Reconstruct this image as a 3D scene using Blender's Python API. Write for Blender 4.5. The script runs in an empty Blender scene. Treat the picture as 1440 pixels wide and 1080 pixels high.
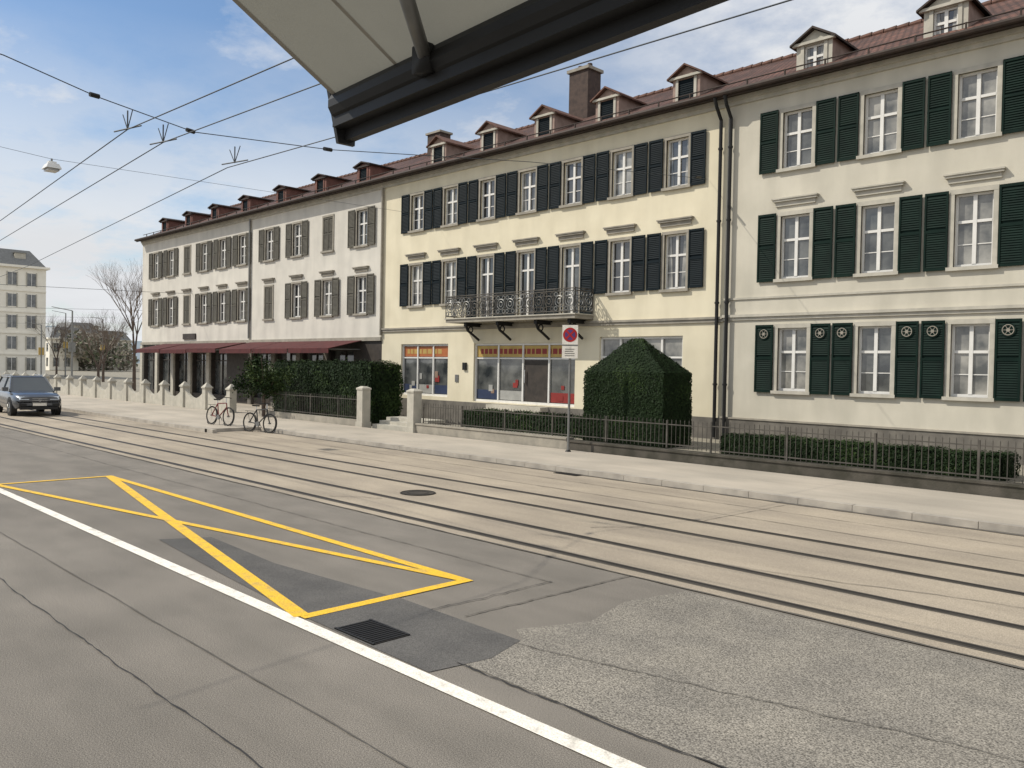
import bpy, math, random
import numpy as np
from mathutils import Vector, Matrix
random.seed(7); rng=np.random.default_rng(7)
S=bpy.context.scene
col=S.collection
# ------------------------------------------------------------ materials
MATS={}
def mat(name,c,rough=.8,c2=None,scale=4,detail=6,bump=0,bscale=60,stretch=(1,1,1),spec=.3,metal=0,speck=0,spscale=120,ramp=(.35,.65),dirt=0,coat=0,stain=0):
    m=bpy.data.materials.new(name); m.use_nodes=True; nt=m.node_tree; N=nt.nodes; L=nt.links
    b=N['Principled BSDF']; b.inputs['Roughness'].default_value=rough
    b.inputs['Specular IOR Level'].default_value=spec; b.inputs['Metallic'].default_value=metal
    b.inputs['Coat Weight'].default_value=coat
    if c2 is None: c2=tuple(x*.82 for x in c)
    tc=N.new('ShaderNodeTexCoord'); mp=N.new('ShaderNodeMapping'); mp.inputs['Scale'].default_value=stretch
    L.new(tc.outputs['Object'],mp.inputs['Vector'])
    n=N.new('ShaderNodeTexNoise'); n.inputs['Scale'].default_value=scale; n.inputs['Detail'].default_value=detail
    L.new(mp.outputs[0],n.inputs['Vector'])
    r=N.new('ShaderNodeValToRGB'); r.color_ramp.elements[0].position=ramp[0]; r.color_ramp.elements[1].position=ramp[1]
    r.color_ramp.elements[0].color=(*c2,1); r.color_ramp.elements[1].color=(*c,1)
    L.new(n.outputs['Fac'],r.inputs['Fac']); out=r.outputs['Color']
    def mul(out,sc,vec,lo,hi,a,bb,det=2):
        n2=N.new('ShaderNodeTexNoise'); n2.inputs['Scale'].default_value=sc; n2.inputs['Detail'].default_value=det
        mp3=N.new('ShaderNodeMapping'); mp3.inputs['Scale'].default_value=vec
        L.new(tc.outputs['Object'],mp3.inputs[0]); L.new(mp3.outputs[0],n2.inputs['Vector'])
        mr=N.new('ShaderNodeMapRange'); mr.inputs['From Min'].default_value=lo; mr.inputs['From Max'].default_value=hi
        mr.inputs['To Min'].default_value=a; mr.inputs['To Max'].default_value=bb
        L.new(n2.outputs['Fac'],mr.inputs['Value'])
        vm=N.new('ShaderNodeVectorMath'); vm.operation='SCALE'; L.new(out,vm.inputs[0]); L.new(mr.outputs[0],vm.inputs['Scale']); return vm.outputs[0]
    if speck: out=mul(out,spscale,(1,1,1),.3,.7,1-speck,1+speck)
    if dirt: out=mul(out,1.0,(1.6,1.6,.3),.4,.75,1,1-dirt,8); out=mul(out,.25,(1,1,1),.35,.7,1,1-dirt*.6,4)
    if stain: out=mul(out,.35,(.6,1,1),.4,.7,1+stain*.3,1-stain,9); out=mul(out,2.2,(.25,1.5,1),.45,.7,1,1-stain*.5,6)
    L.new(out,b.inputs['Base Color'])
    if bump:
        nb=N.new('ShaderNodeTexNoise'); nb.inputs['Scale'].default_value=bscale; nb.inputs['Detail'].default_value=3
        L.new(tc.outputs['Object'],nb.inputs['Vector'])
        bp=N.new('ShaderNodeBump'); bp.inputs['Strength'].default_value=bump; bp.inputs['Distance'].default_value=.02
        L.new(nb.outputs['Fac'],bp.inputs['Height']); L.new(bp.outputs[0],b.inputs['Normal'])
    MATS[name]=m; return m
mat('asphalt',(.215,.195,.168),.85,(.175,.160,.138),scale=1.6,detail=9,bump=.4,bscale=140,stretch=(.6,1,1),speck=.5,spscale=110,stain=.16)
mat('asphalt_coarse',(.25,.23,.195),.85,(.20,.185,.16),scale=1.6,detail=9,bump=.5,bscale=90,speck=.7,spscale=75,stain=.14)
mat('asphalt_dark',(.115,.11,.103),.85,(.09,.087,.083),scale=2,bump=.3,bscale=110,speck=.35,spscale=95,stain=.15)
mat('track_concrete',(.385,.33,.255),.85,(.305,.262,.207),scale=1.0,detail=10,bump=.3,bscale=80,stretch=(.5,1.2,1),speck=.25,spscale=90,stain=.18)
mat('pavement_m',(.46,.41,.34),.85,(.37,.335,.28),scale=.8,detail=9,bump=.3,bscale=60,stretch=(.6,1,1),speck=.16,spscale=60,stain=.15)
mat('kerb_m',(.42,.385,.33),.8,(.30,.275,.24),scale=3,bump=.3,bscale=60)
mat('tar',(.04,.038,.036),.7,scale=8)
mat('seam',(.12,.11,.095),.8,scale=8)
mat('rail_steel',(.07,.06,.05),.5,(.04,.035,.03),scale=3,metal=.4)
mat('groove',(.02,.018,.016),.9)
mat('yellow_paint',(.78,.48,.035),.6,(.55,.37,.09),scale=6,detail=10,speck=.25,spscale=70,bump=.3,bscale=90,ramp=(.3,.52))
mat('white_paint',(.80,.76,.68),.6,(.56,.53,.47),scale=6,detail=10,speck=.2,spscale=70,bump=.3,bscale=90,ramp=(.3,.48))
mat('gravel',(.30,.27,.22),.9,(.2,.19,.15),scale=6,bump=.5,bscale=40)
mat('stucco_yellow',(.73,.67,.51),.85,(.68,.62,.465),scale=1.2,bump=.15,bscale=80,dirt=.11)
mat('stucco_white',(.66,.63,.565),.85,(.59,.565,.51),scale=1.2,bump=.15,bscale=80,dirt=.14)
mat('stucco_cream',(.60,.565,.475),.85,(.545,.515,.43),scale=1.2,bump=.15,bscale=80,dirt=.15)
mat('stucco_sunlit_tone',(.88,.84,.74),.85,(.82,.78,.68),scale=1.2)  # base colour raised to imitate sunlight on far facades that stand in shade
mat('stone_trim',(.36,.33,.275),.8,(.28,.26,.22),scale=4,dirt=.15)
mat('stone_light',(.52,.49,.42),.8,(.43,.41,.35),scale=4,dirt=.15)
mat('plinth_m',(.20,.185,.16),.85,(.14,.13,.115),scale=3,dirt=.25)
mat('wall_dark',(.10,.09,.075),.9,(.055,.052,.04),scale=3,dirt=.25,bump=.4,bscale=30)
mat('wood_white',(.72,.71,.68),.5,(.66,.65,.62))
mat('shut_green',(.0055,.019,.014),.65,(.0035,.013,.010),scale=3,spec=.12)
mat('shut_slate',(.007,.0135,.018),.65,(.0045,.010,.0135),scale=3,spec=.12)
mat('shut_grey',(.12,.113,.093),.7,(.093,.088,.074),scale=3,spec=.15)
mat('tile_plain',(.15,.075,.055),.8,(.085,.048,.036),scale=5,bump=.4,bscale=25)
mat('eave_dark',(.05,.034,.027),.7,(.032,.024,.019))
mat('dormer_red',(.20,.095,.075),.8,(.13,.065,.052),scale=4)
mat('dormer_tan',(.34,.25,.21),.8,(.25,.18,.15),scale=4)
mat('metal_dark',(.02,.02,.02),.55,metal=.2)
mat('wire_m',(.05,.06,.07),.6)
mat('metal_grey',(.25,.25,.24),.5,metal=.6)
mat('iron_fence',(.10,.09,.078),.6,(.06,.056,.048))
mat('awning_red',(.095,.024,.024),.85,(.065,.018,.019),scale=3)
mat('shop_dark',(.055,.045,.038),.6,(.035,.03,.026))
mat('brick_chimney',(.085,.06,.05),.85,(.055,.04,.035),scale=6)
mat('hedge_core',(.006,.011,.004),.9)
mat('leaf_a',(.032,.056,.015),.7,(.022,.042,.011),scale=3,spec=.15)
mat('leaf_b',(.013,.027,.008),.7,(.009,.02,.006),scale=3,spec=.15)
mat('leaf_c',(.07,.10,.028),.6,(.05,.08,.02),scale=3)
mat('bark',(.12,.09,.07),.9,(.08,.06,.05))
mat('twig',(.19,.15,.12),.9)
mat('far_tree',(.22,.20,.155),.9,(.18,.165,.13),scale=.5)  # distant tree colours carry painted haze, paler and greyer than near bark
mat('far_tree2',(.27,.235,.19),.9,(.21,.19,.16),scale=.5)
mat('far_green',(.13,.15,.09),.9)
mat('hill',(.24,.29,.33),.9,(.20,.25,.28),scale=.03)  # bluish distance haze painted into the hill colour
mat('red',(.45,.02,.02),.5); mat('blue_sign',(.10,.05,.20),.5); mat('orange',(.42,.14,.05),.5); mat('poster_yellow',(.48,.33,.10),.5); mat('poster_red',(.26,.035,.03),.5)
mat('poster_blue',(.035,.05,.10),.5); mat('skin_poster',(.28,.19,.14),.6); mat('poster_white',(.36,.36,.34),.5)
mat('car_paint',(.075,.085,.10),.25,metal=.4,coat=.8,spec=.6); mat('rubber',(.02,.02,.02),.8); mat('chrome',(.6,.6,.6),.2,metal=1)
mat('car_white',(.7,.7,.7),.3,coat=.5); mat('car_red',(.35,.03,.03),.3,coat=.5); mat('headlamp',(.75,.8,.85),.1,coat=1)
mat('bike_red',(.16,.02,.02),.4); mat('plastic_black',(.02,.02,.02),.5)
mat('lamp_white',(.75,.75,.73),.4)
def glass(name,c,rough=.04,spec=1.0,c2=None,scale=1.0):
    m=mat(name,c,rough,c2 or c,scale=scale,spec=spec); m.node_tree.nodes['Principled BSDF'].inputs['IOR'].default_value=1.6; return m
glass('glass_dark',(.02,.022,.025),c2=(.05,.05,.05),scale=1.5)
glass('glass_curtain',(.34,.33,.30),.12,.8,(.07,.075,.075),1.6)
glass('glass_mid',(.13,.135,.13),.06,.9,(.03,.035,.038),1.8)
glass('car_glass',(.03,.04,.045),.03)
def tile_mat(name,c1,c2):
    m=mat(name,c1,.8,c2,scale=6,detail=8); nt=m.node_tree; N=nt.nodes; L=nt.links
    tc=N.new('ShaderNodeTexCoord'); br=N.new('ShaderNodeTexBrick')
    L.new(tc.outputs['Object'],br.inputs['Vector'])
    br.inputs['Scale'].default_value=1; br.inputs['Brick Width'].default_value=.2; br.inputs['Row Height'].default_value=.3
    br.inputs['Mortar Size'].default_value=.02; br.inputs['Color1'].default_value=(*c1,1); br.inputs['Color2'].default_value=(*c2,1); br.inputs['Mortar'].default_value=(.03,.018,.014,1)
    ns=N.new('ShaderNodeTexNoise'); ns.inputs['Scale'].default_value=.8; ns.inputs['Detail'].default_value=8; L.new(tc.outputs['Object'],ns.inputs['Vector'])
    mr=N.new('ShaderNodeMapRange'); mr.inputs['From Min'].default_value=.35; mr.inputs['From Max'].default_value=.65; mr.inputs['To Min'].default_value=.65; mr.inputs['To Max'].default_value=1.15; L.new(ns.outputs['Fac'],mr.inputs['Value'])
    vm=N.new('ShaderNodeVectorMath'); vm.operation='SCALE'; L.new(br.outputs['Color'],vm.inputs[0]); L.new(mr.outputs[0],vm.inputs['Scale'])
    L.new(vm.outputs[0],N['Principled BSDF'].inputs['Base Color'])
    bp=N.new('ShaderNodeBump'); bp.inputs['Distance'].default_value=.03; L.new(br.outputs['Fac'],bp.inputs['Height']); bp.invert=True
    L.new(bp.outputs[0],N['Principled BSDF'].inputs['Normal'])
tile_mat('roof_tile',(.16,.075,.054),(.09,.048,.038))
tile_mat('roof_tile_b',(.13,.062,.046),(.075,.041,.033))
m=mat('awning_fabric',(.33,.32,.275),.9,(.27,.26,.225),scale=3,bump=.2,bscale=200,stain=.15)
nt=m.node_tree; tr=nt.nodes.new('ShaderNodeBsdfTranslucent'); tr.inputs[0].default_value=(.31,.30,.25,1); mx=nt.nodes.new('ShaderNodeMixShader'); mx.inputs[0].default_value=.4
b=nt.nodes['Principled BSDF']; o=nt.nodes['Material Output']; nt.links.new(b.outputs[0],mx.inputs[1]); nt.links.new(tr.outputs[0],mx.inputs[2]); nt.links.new(mx.outputs[0],o.inputs[0])
# ------------------------------------------------------------ mesh builder
class MB:
    def __init__(s): s.v=[]; s.f=[]; s.m=[]
    def quad(s,a,b,c,d,m):
        i=len(s.v); s.v+=[a,b,c,d]; s.f.append((i,i+1,i+2,i+3)); s.m.append(m)
    def poly(s,pts,m):
        i=len(s.v); s.v+=list(pts); s.f.append(tuple(range(i,i+len(pts)))); s.m.append(m)
    def hexa(s,p,m):
        i=len(s.v); s.v+=list(p)
        for q in ((0,3,2,1),(4,5,6,7),(0,1,5,4),(1,2,6,5),(2,3,7,6),(3,0,4,7)):
            s.f.append(tuple(i+k for k in q)); s.m.append(m)
    def box(s,x0,x1,y0,y1,z0,z1,m):
        s.hexa([(x0,y0,z0),(x1,y0,z0),(x1,y1,z0),(x0,y1,z0),(x0,y0,z1),(x1,y0,z1),(x1,y1,z1),(x0,y1,z1)],m)
    def cyl(s,a,b,r0,r1=None,n=8,m='metal_dark',cap=True):
        if r1 is None: r1=r0
        a=Vector(a); b=Vector(b); d=(b-a)
        if d.length<1e-6: return
        d.normalize(); u=d.orthogonal().normalized(); w=d.cross(u); i=len(s.v)
        for k in range(n):
            t=2*math.pi*k/n; e=u*math.cos(t)+w*math.sin(t); s.v.append(tuple(a+e*r0)); s.v.append(tuple(b+e*r1))
        for k in range(n):
            j=(k+1)%n; s.f.append((i+2*k,i+2*j,i+2*j+1,i+2*k+1)); s.m.append(m)
        if cap:
            s.f.append(tuple(i+2*k for k in range(n))[::-1]); s.m.append(m); s.f.append(tuple(i+2*k+1 for k in range(n))); s.m.append(m)
    def path(s,pts,r,m,n=6):
        for a,b in zip(pts[:-1],pts[1:]): s.cyl(a,b,r,r,n,m)
    def ring(s,c,ax,R,r,m,n=20,k=6,a0=0,a1=2*math.pi):
        ax=Vector(ax).normalized(); u=ax.orthogonal().normalized(); w=ax.cross(u); c=Vector(c)
        pts=[tuple(c+(u*math.cos(a0+(a1-a0)*i/n)+w*math.sin(a0+(a1-a0)*i/n))*R) for i in range(n+1)]
        s.path(pts,r,m,k)
    def build(s,name,parent=None,origin=(0,0,0),smooth=False):
        me=bpy.data.meshes.new(name); o=Vector(origin)
        me.from_pydata([tuple(Vector(p)-o) for p in s.v],[],s.f)
        names=[]
        for x in s.m:
            if x not in names: names.append(x)
        for x in names: me.materials.append(MATS[x])
        me.polygons.foreach_set('material_index',[names.index(x) for x in s.m])
        if smooth: me.polygons.foreach_set('use_smooth',[True]*len(s.f))
        me.update(); ob=bpy.data.objects.new(name,me); col.objects.link(ob)
        if parent: ob.parent=parent
        else: ob.location=o
        return ob
def empty(name,loc=(0,0,0),rz=0):
    e=bpy.data.objects.new(name,None); col.objects.link(e); e.location=loc; e.rotation_euler=(0,0,rz); e.empty_display_size=.3; return e
def wall(mb,x0,x1,z0,z1,Y,ops,m,depth=.18):
    xs=sorted({x0,x1,*[o[0] for o in ops],*[o[1] for o in ops]}); zs=sorted({z0,z1,*[o[2] for o in ops],*[o[3] for o in ops]})
    xs=[x for x in xs if x0<=x<=x1]; zs=[z for z in zs if z0<=z<=z1]
    for a,b in zip(xs[:-1],xs[1:]):
        for c,d in zip(zs[:-1],zs[1:]):
            mx_,mz=(a+b)/2,(c+d)/2
            if any(o[0]<mx_<o[1] and o[2]<mz<o[3] for o in ops): continue
            mb.quad((a,Y,c),(b,Y,c),(b,Y,d),(a,Y,d),m)
    for a,b,c,d in ops:
        D=Y+depth
        mb.quad((a,Y,c),(a,Y,d),(a,D,d),(a,D,c),m); mb.quad((b,Y,c),(b,D,c),(b,D,d),(b,Y,d),m)
        mb.quad((a,Y,d),(b,Y,d),(b,D,d),(a,D,d),m); mb.quad((a,Y,c),(a,D,c),(b,D,c),(b,Y,c),m)
def window(fr,gl,a,b,c,d,Y,g='glass_dark',trans=.62,bars=1,fw=.055,m='wood_white'):
    y0,y1=Y+.10,Y+.16
    fr.box(a,a+fw,y0,y1,c,d,m); fr.box(b-fw,b,y0,y1,c,d,m); fr.box(a+fw,b-fw,y0,y1,c,c+fw*1.3,m); fr.box(a+fw,b-fw,y0,y1,d-fw,d,m)
    mid=(a+b)/2; fr.box(mid-.045,mid+.045,y0-.012,y1,c+fw*1.3,d-fw,m)
    if trans:
        zt=c+(d-c)*trans
        fr.box(a+fw,mid-.045,y0-.006,y1,zt-.035,zt+.035,m); fr.box(mid+.045,b-fw,y0-.006,y1,zt-.035,zt+.035,m)
        if bars:
            zb=c+(d-c)*trans*.5
            fr.box(a+fw,mid-.045,y0+.02,y1,zb-.012,zb+.012,m); fr.box(mid+.045,b-fw,y0+.02,y1,zb-.012,zb+.012,m)
    for (p,q) in ((a,mid),(mid,b)):
        e=random.uniform(-.006,.006); e2=random.uniform(-.006,.006)
        gl.quad((p,Y+.14+e,c),(q,Y+.14-e,c),(q,Y+.14-e+e2,d),(p,Y+.14+e+e2,d),g)
    k=random.random()
    if g=='glass_dark' and k<.5:
        cw=(b-a)*random.uniform(.14,.26)
        gl.quad((a+fw,Y+.128,c+.05),(a+fw+cw,Y+.128,c+.05),(a+fw+cw*.6,Y+.128,d-.05),(a+fw,Y+.128,d-.05),'glass_curtain'); gl.quad((b-fw-cw,Y+.128,c+.05),(b-fw,Y+.128,c+.05),(b-fw,Y+.128,d-.05),(b-fw-cw*.6,Y+.128,d-.05),'glass_curtain')
def shutter(sh,x0,x1,z0,z1,Y,m,orn=False,orntgt=None):
    y0,y1=Y-.055,Y-.015; w=.045
    sh.box(x0,x0+w,y0,y1,z0,z1,m); sh.box(x1-w,x1,y0,y1,z0,z1,m)
    for r in (z0,(z0+z1)/2-.03,z1-.07): sh.box(x0+w,x1-w,y0+.004,y1,r,r+.07,m)
    sh.quad((x0+w,y1,z0),(x1-w,y1,z0),(x1-w,y1,z1),(x0+w,y1,z1),m)
    z=z0+.08
    while z<z1-.11:
        if abs(z-(z0+z1)/2)>.06:
            sh.quad((x0+w,y0+.008,z),(x1-w,y0+.008,z),(x1-w,y1-.008,z+.055),(x0+w,y1-.008,z+.055),m)
        z+=.06
    if orn:
        xc=(x0+x1)/2; zc=z1-.27
        sh.cyl((xc,y0-.004,zc),(xc,y0+.01,zc),.17,.17,16,m)
        orntgt.ring((xc,y0-.012,zc),(0,1,0),.125,.012,'stone_trim',16,5)
        orntgt.cyl((xc,y0-.02,zc),(xc,y0-.006,zc),.045,.045,10,'stone_trim')
        for k in range(6):
            t=k*math.pi/3; orntgt.cyl((xc,y0-.012,zc),(xc+.12*math.cos(t),y0-.012,zc+.12*math.sin(t)),.008,.008,4,'stone_trim')
def surround(t,a,b,c,d,Y,m,w=.11,pr=.035,sill=True):
    t.box(a-w,a,Y-pr,Y+.05,c,d,m); t.box(b,b+w,Y-pr,Y+.05,c,d,m); t.box(a-w,b+w,Y-pr-.004,Y+.05,d,d+w*1.1,m)
    if sill: t.box(a-w-.04,b+w+.04,Y-.10,Y+.1,c-.09,c,m)
def cornice(t,a,b,z,Y,m,w=.16):
    t.box(a-w,b+w,Y-.05,Y+.02,z,z+.13,m); t.box(a-w-.06,b+w+.06,Y-.12,Y+.02,z+.13,z+.19,m); t.box(a-w-.09,b+w+.09,Y-.15,Y+.02,z+.19,z+.23,m)
FY=22.5; EZ=10.8
def gpick(): return random.choice(['glass_dark','glass_mid','glass_curtain','glass_dark'])
def dormer(parent,xc,kind,name='dormer'):
    d=MB()
    if kind=='B1': w,yf,z0,z1,cl,rf,ap=.55,23.2,10.9,12.05,'dormer_red','eave_dark',.14
    elif kind=='B2': w,yf,z0,z1,cl,rf,ap=.52,23.2,10.9,12.1,'dormer_tan','tile_plain',.30
    else: w,yf,z0,z1,cl,rf,ap=.54,23.2,10.9,12.08,'stone_light','eave_dark',.32
    yb=25.6
    a,b=xc-w,xc+w
    wall(d,a,b,z0,z1,yf,[(xc-.30,xc+.30,z1-.95,z1-.1)],cl,.12)
    side='dormer_tan' if kind=='B3' else cl
    d.quad((b,yf,z0),(b,yb,z0),(b,yb,z1),(b,yf,z1),side); d.quad((a,yf,z0),(a,yf,z1),(a,yb,z1),(a,yb,z0),side)
    if kind=='B3': window(d,d,xc-.30,xc+.30,z1-.95,z1-.1,yf-.04,'glass_dark',.6,0,.05)
    else:
        d.box(xc-.30,xc+.30,yf+.03,yf+.07,z1-.95,z1-.1,'shut_slate')
        z=z1-.9
        while z<z1-.15: d.box(xc-.27,xc+.27,yf+.015,yf+.03,z,z+.03,'shut_slate'); z+=.07
    tm='stone_light' if kind!='B1' else 'dormer_red'
    d.box(xc-.40,xc-.30,yf-.03,yf+.02,z1-.98,z1-.06,tm); d.box(xc+.30,xc+.40,yf-.03,yf+.02,z1-.98,z1-.06,tm)
    o=.15; yo=yf-.16
    d.poly([(a,yf,z1),(b,yf,z1),(xc,yf,z1+ap)],cl)
    th=.06
    for s_ in (-1,1):
        e=xc+s_*(w+o); ez=z1-ap*o/w
        P=[(xc,yo,z1+ap+.02),(e,yo,ez+.02),(e,yb,ez+.02),(xc,yb,z1+ap+.02)]
        Q=[(p[0],p[1],p[2]+th) for p in P]
        d.hexa(P+Q if s_<0 else P[::-1]+Q[::-1],rf)
    d.box(a-.1,b+.1,yf-.1,yf+.01,z1-.07,z1+.01,'stone_light' if kind!='B1' else 'eave_dark')
    d.build(name,parent,parent.location)
def roof(parent,x0,x1,m,ridge_z=13.8,ridge_y=28.2,ez=EZ):
    r=MB(); y0=22.08
    r.quad((x0,y0,ez),(x1,y0,ez),(x1,ridge_y,ridge_z),(x0,ridge_y,ridge_z),m)
    r.quad((x0,ridge_y,ridge_z),(x1,ridge_y,ridge_z),(x1,2*ridge_y-y0,ez),(x0,2*ridge_y-y0,ez),m)
    for x in (x0,x1): r.poly([(x,y0,ez),(x,ridge_y,ridge_z),(x,2*ridge_y-y0,ez)],'stucco_white')
    x=x0
    while x<x1: r.cyl((x,ridge_y,ridge_z),(x+.38,ridge_y,ridge_z+.01),.11,.13,8,'tile_plain'); x+=.4
    for k in range(int((x1-x0)/1.2)):
        xx=x0+.6+1.2*k; r.box(xx-.02,xx+.02,22.5,22.54,ez+.2,ez+.42,'eave_dark')
    r.cyl((x0,22.52,ez+.40),(x1,22.52,ez+.40),.02,.02,6,'eave_dark')
    r.build('roof',parent,parent.location)
    e=MB()
    e.box(x0,x1,22.1,22.5,ez-.08,ez-.03,'eave_dark')
    e.box(x0,x1,22.04,22.1,ez-.14,ez+.02,'eave_dark')
    e.cyl((x0,21.99,ez-.03),(x1,21.99,ez-.03),.08,.08,8,'eave_dark')
    e.box(x0,x1,22.36,22.5,ez-.20,ez-.08,'stone_light'); e.box(x0,x1,22.43,22.5,ez-.32,ez-.20,'stone_light')
    e.build('eave',parent,parent.location)
def body(w,x0,x1,m,zt=EZ-.1):
    w.quad((x0,FY,0),(x0,FY,zt),(x0,34,zt),(x0,34,0),m); w.quad((x1,FY,0),(x1,34,0),(x1,34,zt),(x1,FY,zt),m); w.quad((x0,34,0),(x0,34,zt),(x1,34,zt),(x1,34,0),m)
# ------------------------------------------------------------ building 3
B3=empty('cream_apartment_building',(-4,FY,0))
xs=[-11.2+2.33*i for i in range(8)]
W=MB();F=MB();G=MB();SH=MB();T=MB();OR=MB(); ops=[]
rows=[(1.9,3.72,True,False),(5.14,6.96,False,True),(8.32,9.95,False,False)]
for xc in xs:
    for (c,d,orn,cor) in rows:
        a,b=xc-.44,xc+.44; ops.append((a,b,c,d)); window(F,G,a,b,c,d,FY,gpick()); surround(T,a,b,c,d,FY,'stone_light')
        shutter(SH,a-.13-.56,a-.13,c-.06,d+.10,FY-.02+random.uniform(-.02,0),'shut_green',orn=orn,orntgt=OR); shutter(SH,b+.13,b+.13+.56,c-.06,d+.10,FY-.02+random.uniform(-.02,0),'shut_green',orn=orn,orntgt=OR)
        if cor: cornice(T,a,b,d+.28,FY,'stone_light')
x0,x1=-13.45,7.4
wall(W,x0,x1,1.0,EZ,FY,ops,'stucco_cream'); body(W,x0,x1,'stucco_cream')
T.box(x0,x1,FY-.06,FY+.02,.0,1.0,'plinth_m'); T.box(x0,x1,FY-.09,FY,1.0,1.05,'stone_trim')
T.box(x0,x1,FY-.05,FY,3.98,4.07,'stone_light'); T.box(x0,x1,FY-.10,FY,4.07,4.15,'stone_light'); T.box(x0,x1,FY-.04,FY,4.6,4.66,'stone_light')
for o_,n_ in ((W,'walls'),(F,'window_frames'),(G,'window_glass'),(SH,'shutters'),(T,'stone_trim'),(OR,'shutter_ornaments')): o_.build(n_,B3,B3.location)
roof(B3,x0,x1,'roof_tile')
for x in (-11.1,-7.55,-4.0,-.5,3.0): dormer(B3,x,'B3')
P=MB()
for px_ in (-13.62,-13.28):
    P.path([(px_,21.99,EZ-.1),(px_,22.1,10.45),(px_,22.38,10.1),(px_,22.38,.4)],.055,'metal_dark',8)
    for z in (2,4.5,7,9.2): P.cyl((px_,22.38,z),(px_,22.38,z+.06),.075,.075,8,'metal_dark')
P.build('downpipes',B3,B3.location)
# ------------------------------------------------------------ building 2
B2=empty('yellow_apartment_building',(-22,FY,0))
xs=[-28.6+2.225*i for i in range(7)]; W=MB();F=MB();G=MB();SH=MB();T=MB(); ops=[]
for i,xc in enumerate(xs):
    a,b=xc-.42,xc+.42
    c,d=8.33,9.87; ops.append((a,b,c,d)); window(F,G,a,b,c,d,FY,gpick()); surround(T,a,b,c,d,FY,'stone_trim',.09)
    for s0,s1 in ((a-.11-.54,a-.11),(b+.11,b+.65)): shutter(SH,s0,s1,c-.06,d+.08,FY-.02+random.uniform(-.02,0),'shut_slate')
    c,d=(5.05 if not i in(2,3,4) else 4.36),6.82; ops.append((a,b,c,d)); window(F,G,a,b,c,d,FY,gpick(),.72 if c<5 else .62); surround(T,a,b,c,d,FY,'stone_trim',.09,sill=c>5)
    for s0,s1 in ((a-.11-.54,a-.11),(b+.11,b+.65)): shutter(SH,s0,s1,c-.0,d+.08,FY-.02+random.uniform(-.02,0),'shut_slate')
    cornice(T,a,b,d+.26,FY,'stone_trim')
x0,x1=-31.05,-13.45
shops=[(-29.6,-26.4,1.15,3.38),(-24.8,-19.4,1.05,3.38),(-18.3,-14.9,1.9,3.55)]
ops+=shops
wall(W,x0,x1,1.0,EZ,FY,ops,'stucco_yellow',.2); body(W,x0,x1,'stucco_yellow')
T.box(x0,x1,FY-.06,FY+.02,.0,1.0,'plinth_m'); T.box(x0,x1,FY-.06,FY,3.94,4.04,'stone_trim'); T.box(x0,x1,FY-.10,FY,4.04,4.11,'stone_trim')
for k,(a,b,c,d) in enumerate(shops):
    n=[3,4,4][k]; y=FY+.12
    G.quad((a,y+.03,c),(b,y+.03,c),(b,y+.03,d),(a,y+.03,d),'glass_mid' if k<2 else 'glass_curtain')
    F.box(a,b,y-.03,y+.06,c,c+.09,'wood_white'); F.box(a,b,y-.03,y+.06,d-.08,d,'wood_white')
    for j in range(n+1):
        x=a+(b-a)*j/n; x=min(max(x,a+.035),b-.035); F.box(x-.035,x+.035,y-.036,y+.058,c+.09,d-.08,'wood_white')
    if k<2:
        F.box(a+.05,b-.05,y-.02,y+.055,d-.62,d-.57,'wood_white')
        G.box(a+.08,b-.08,y+.014,y+.02,d-.54,d-.10,'orange' if k==0 else 'poster_yellow')
        x=a+.3
        while x<b-.5:
            wl=random.uniform(.14,.3); G.box(x,x+wl,y+.008,y+.014,d-.42,d-.22,'poster_yellow' if k==0 else 'poster_red'); x+=wl+.07
        for j in range(n):
            xa=a+(b-a)*j/n+.06; xb=a+(b-a)*(j+1)/n-.06
            if k==1 and j==2:
                G.box(xa,xb,y+.012,y+.02,c+.1,d-.65,'shop_dark'); G.box(xa+.05,xa+.09,y-.07,y-.04,c+.8,c+1.3,'chrome'); continue
            G.box(xa,xb,y+.016,y+.022,c+.12,c+.48,['poster_blue','poster_white','poster_blue','poster_red'][j])
            for q in range(2):
                u=random.uniform(xa,xb-.35); z=c+random.uniform(.15,.8); G.box(u,u+random.uniform(.15,.3),y+.004+.003*q,y+.007+.003*q,z,z+random.uniform(.12,.28),random.choice(['poster_white','skin_poster','poster_red','poster_white']))
    else: F.box(a,b,y-.03,y+.05,(c+d)/2+.1,(c+d)/2+.16,'wood_white')
for i in range(4): T.box(-23.5,-20.6,21.1+.3*i,22.44,.1,.35+.16*(i+1)-.002*i,'stone_light')
T.box(-25.4,-25.2,FY-.08,FY,2.3,2.6,'metal_dark'); T.box(-25.9,-25.7,FY-.03,FY,1.8,2.1,'metal_grey')
for o_,n_ in ((W,'walls'),(F,'window_frames'),(G,'window_glass'),(SH,'shutters'),(T,'stone_trim')): o_.build(n_,B2,B2.location)
roof(B2,x0,x1,'roof_tile_b')
for x in (-28.1,-24.9,-21.8,-18.75,-15.45): dormer(B2,x,'B2')
C=MB(); C.box(-22.7,-21.7,25.6,26.4,12,14.5,'brick_chimney'); C.box(-22.78,-21.62,25.52,26.48,14.5,14.62,'stone_trim')
for xx in (-22.45,-21.95): C.cyl((xx,26,14.62),(xx,26,14.85),.12,.1,8,'brick_chimney')
C.box(-33.6,-32.6,27,27.7,12,14.3,'brick_chimney'); C.box(-33.68,-32.52,26.92,27.78,14.3,14.4,'stone_trim')
C.build('chimneys',B2,B2.location)
BA=MB(); bx0,bx1,by=-25.4,-18.6,21.5
BA.box(bx0,bx1,by,FY-.01,4.17,4.30,'stone_trim'); BA.box(bx0-.05,bx1+.05,by-.05,FY-.01,4.30,4.34,'stone_light')
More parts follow.
